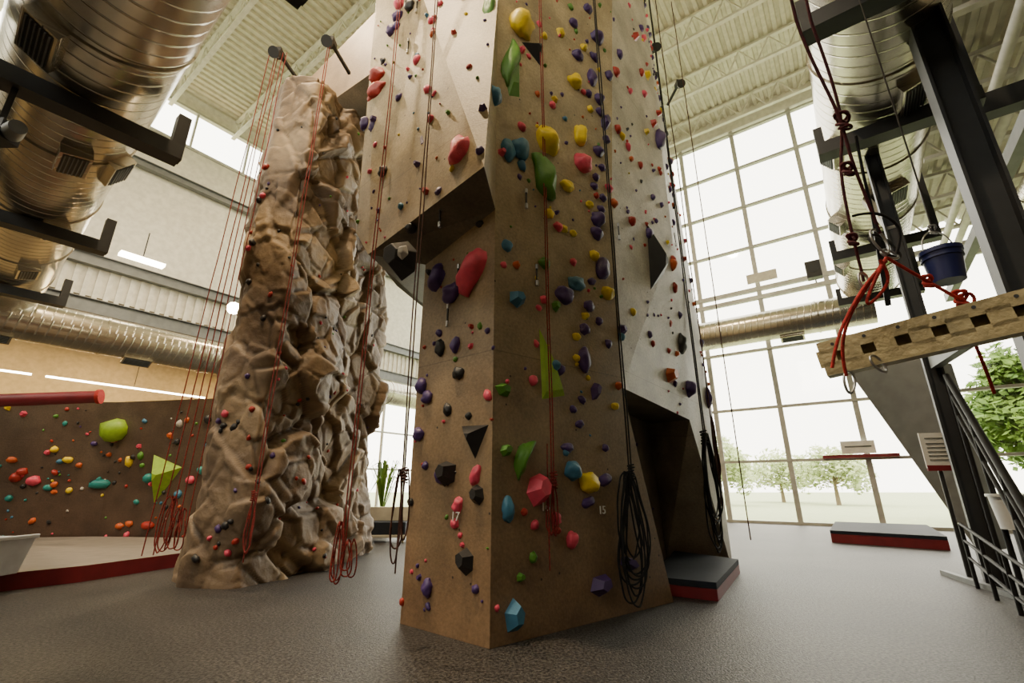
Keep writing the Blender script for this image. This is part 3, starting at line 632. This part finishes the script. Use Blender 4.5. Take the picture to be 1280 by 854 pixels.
w1=pth(T_-.02,(1108,322),(1130,335),(1160,352),(1195,372),(1220,383),(1214,420),(1232,460),(1243,492))
w2=pth(T_-.02,(1108,322),(1092,345),(1075,372),(1060,398),(1050,440),(1058,470))
w3=pth(T_-.04,(1100,325),(1115,345),(1100,370),(1080,385),(1092,352),(1108,322))
w4=pth(T_-.02,(1195,372),(1212,362),(1222,380),(1190,392),(1205,402))
w5=pth(T_-.03,(1108,326),(1085,350),(1060,392),(1045,428),(1040,460))
curve('webbing_sling',[w1,w2,w3,w4,w5,kn(at(1160,352,T_-.02),.014),kn(at(1202,374,T_-.02),.02)],.0055,'rope_webred')
def carab(c,r,rot):
    pts=[]
    for i in range(25):
        a=2*math.pi*i/24; x=math.cos(a)*r*.55*(1+.2*math.sin(a)); z=math.sin(a)*r; pts.append(c+V((x*math.cos(rot)-z*math.sin(rot),.2*x,x*math.sin(rot)+z*math.cos(rot))))
    return pts
curve('carabiners',[carab(at(1100,302,T_),.05,.3),carab(at(1062,478,T_),.04,-.2),carab(at(1098,455,T_),.035,.6),carab(at(1080,352,T_),.035,0),carab(at(1112,318,T_),.03,1.2)],.0045,'alu')
curve('carabiners',[pth(T_,(1070,170),(1078,215),(1090,262),(1098,290)),pth(T_,(1066,270),(1085,265),(1110,270),(1130,290),(1120,318)),carab(at(1106,308,T_+.02),.06,.8)],.005,'rope_black')
bk_=MB(); c=at(1187,352,2.7); c2_=c+Z*.20; bk_.cyl(c,c2_,.078,'bluebkt',24,.097); bk_.cyl(c2_-Z*.02,c2_+Z*.005,.104,'bluebkt',24); bk_.cyl(c2_-Z*.055,c2_-Z*.042,.1,'bluebkt',24)
bko=bk_.obj('bucket')
hd=[c2_+V((math.cos(a)*.102,0,math.sin(a)*.14)) for a in [math.pi*i/10 for i in range(11)]]
curve('bucket_handle',[hd,kn(c2_+Z*.15,.02)],.004,'alu',bko); curve('bucket_rope',[[c2_+Z*.14,c2_+Z*.6+V((.01,0,0)),c2_+Z*4.5]],.005,'rope_black',bko)
tk=MB(); c=at(1268,632,5.2); tk.cyl(V((c.x,c.y,.75)),V((c.x,c.y,1.1)),.17,'tub',24,.2); tk.cyl(V((c.x,c.y,1.1)),V((c.x,c.y,1.13)),.22,'tub',24); tk.cyl(V((c.x,c.y,0)),V((c.x,c.y,.75)),.08,'steel',12); tk.obj('water_cooler')
# ---------------- lamps
def area(name,loc,size,power,col,rot=(0,0,0),sy=None):
    l_=bpy.data.lights.new(name,'AREA'); l_.energy=power; l_.color=col; l_.size=size
    if sy: l_.shape='RECTANGLE'; l_.size_y=sy
    o=bpy.data.objects.new(name,l_); scene.collection.objects.link(o); o.location=loc; o.rotation_euler=rot; return o
def portal(a,b,z,sx,sy,direction):
    l_=bpy.data.lights.new('window_portal','AREA'); l_.shape='RECTANGLE'; l_.size=sx; l_.size_y=sy; l_.cycles.is_portal=True
    o=bpy.data.objects.new('window_portal',l_); scene.collection.objects.link(o); o.location=W(a,b,z); o.rotation_mode='QUATERNION'; o.rotation_quaternion=direction.to_track_quat('-Z','Y')
portal(8.85,18.8,8.2,22.3,16.2,-E2); portal(-5.7,18.8,4.7,6.4,9.2,-E2); portal(8.85,-7.8,11.25,22,4.5,E2)  # last portal serves the added rear glazing
def fill_bay(c,pw,col=(1,.74,.45)):  # added fill light with a fixture modelled round it, out of view
    mb=MB(); mb.cyl(c,c+Z*.3,.28,'gsteel',20,.1); mb.cyl(c-Z*.01,c+Z*.005,.25,'lamp',20); mb.cyl(c+Z*.3,c+Z*.8,.02,'steel',6); mb.obj('fill_bay_lamp')
    area('fill_bay_light',c-Z*.05,.5,pw,col)
for a,b,pw in((4,0,1500),(10,1.5,1100),(4,9,600),(14,9,700)): fill_bay(W(a,b,15.3),pw)
for b in(0,5,10): area('annex_light',W(24.5,b,7.2),1.5,420,(1,.72,.36))
sl=MB(); c=at(292,388,9.0); sl.cyl(c,c+V((.06,-.1,.0)),.07,'steel',16,.11); sl.cyl(c+V((.06,-.1,0)),c+V((.066,-.11,0)),.12,'lamp',16); sl.beam(c,c+Z*.5+V((-.3,.6,0)),.04,.04,'steel'); sl.obj('spot_lamp')
area('spot_glow',c+V((.12,-.2,0)),.2,90,(1,.8,.5),(math.radians(80),0,.3))
fl=MB(); c=at(178,325,15); fl.box(c,(E2*.6,E1*.15,Z*.05),'lamp'); fl.beam(c+Z*.05,c+Z*1.0,.03,.03,'steel'); fl.obj('fluorescent_lamp')
for k in(0,1):
    fl=MB(); fl.box(W(25,0+k*6,5.35),(E2*2.8,E1*.05,Z*.03),'lamp'); fl.beam(W(25,0+k*6,5.35),W(25,0+k*6,8),.02,.02,'steel'); fl.obj('strip_lamp')
pj=MB(); c=at(14,166,4.6); pj.cyl(c,c+V((.18,-.1,-.02)),.09,'gsteel',16,.07); pj.box(c-V((.15,0,0)),(V((.15,0,0)),V((0,.1,0)),Z*.1),'steel'); pj.beam(c-V((.15,0,0)),c-V((.15,0,-.6)),.05,.05,'steel'); pj.obj('stage_spotlight')
# ---------------- world
w=bpy.data.worlds.new('sky'); scene.world=w; w.use_nodes=True; bg=w.node_tree.nodes['Background']; bg.inputs[0].default_value=(1,.95,.80,1); bg.inputs[1].default_value=9
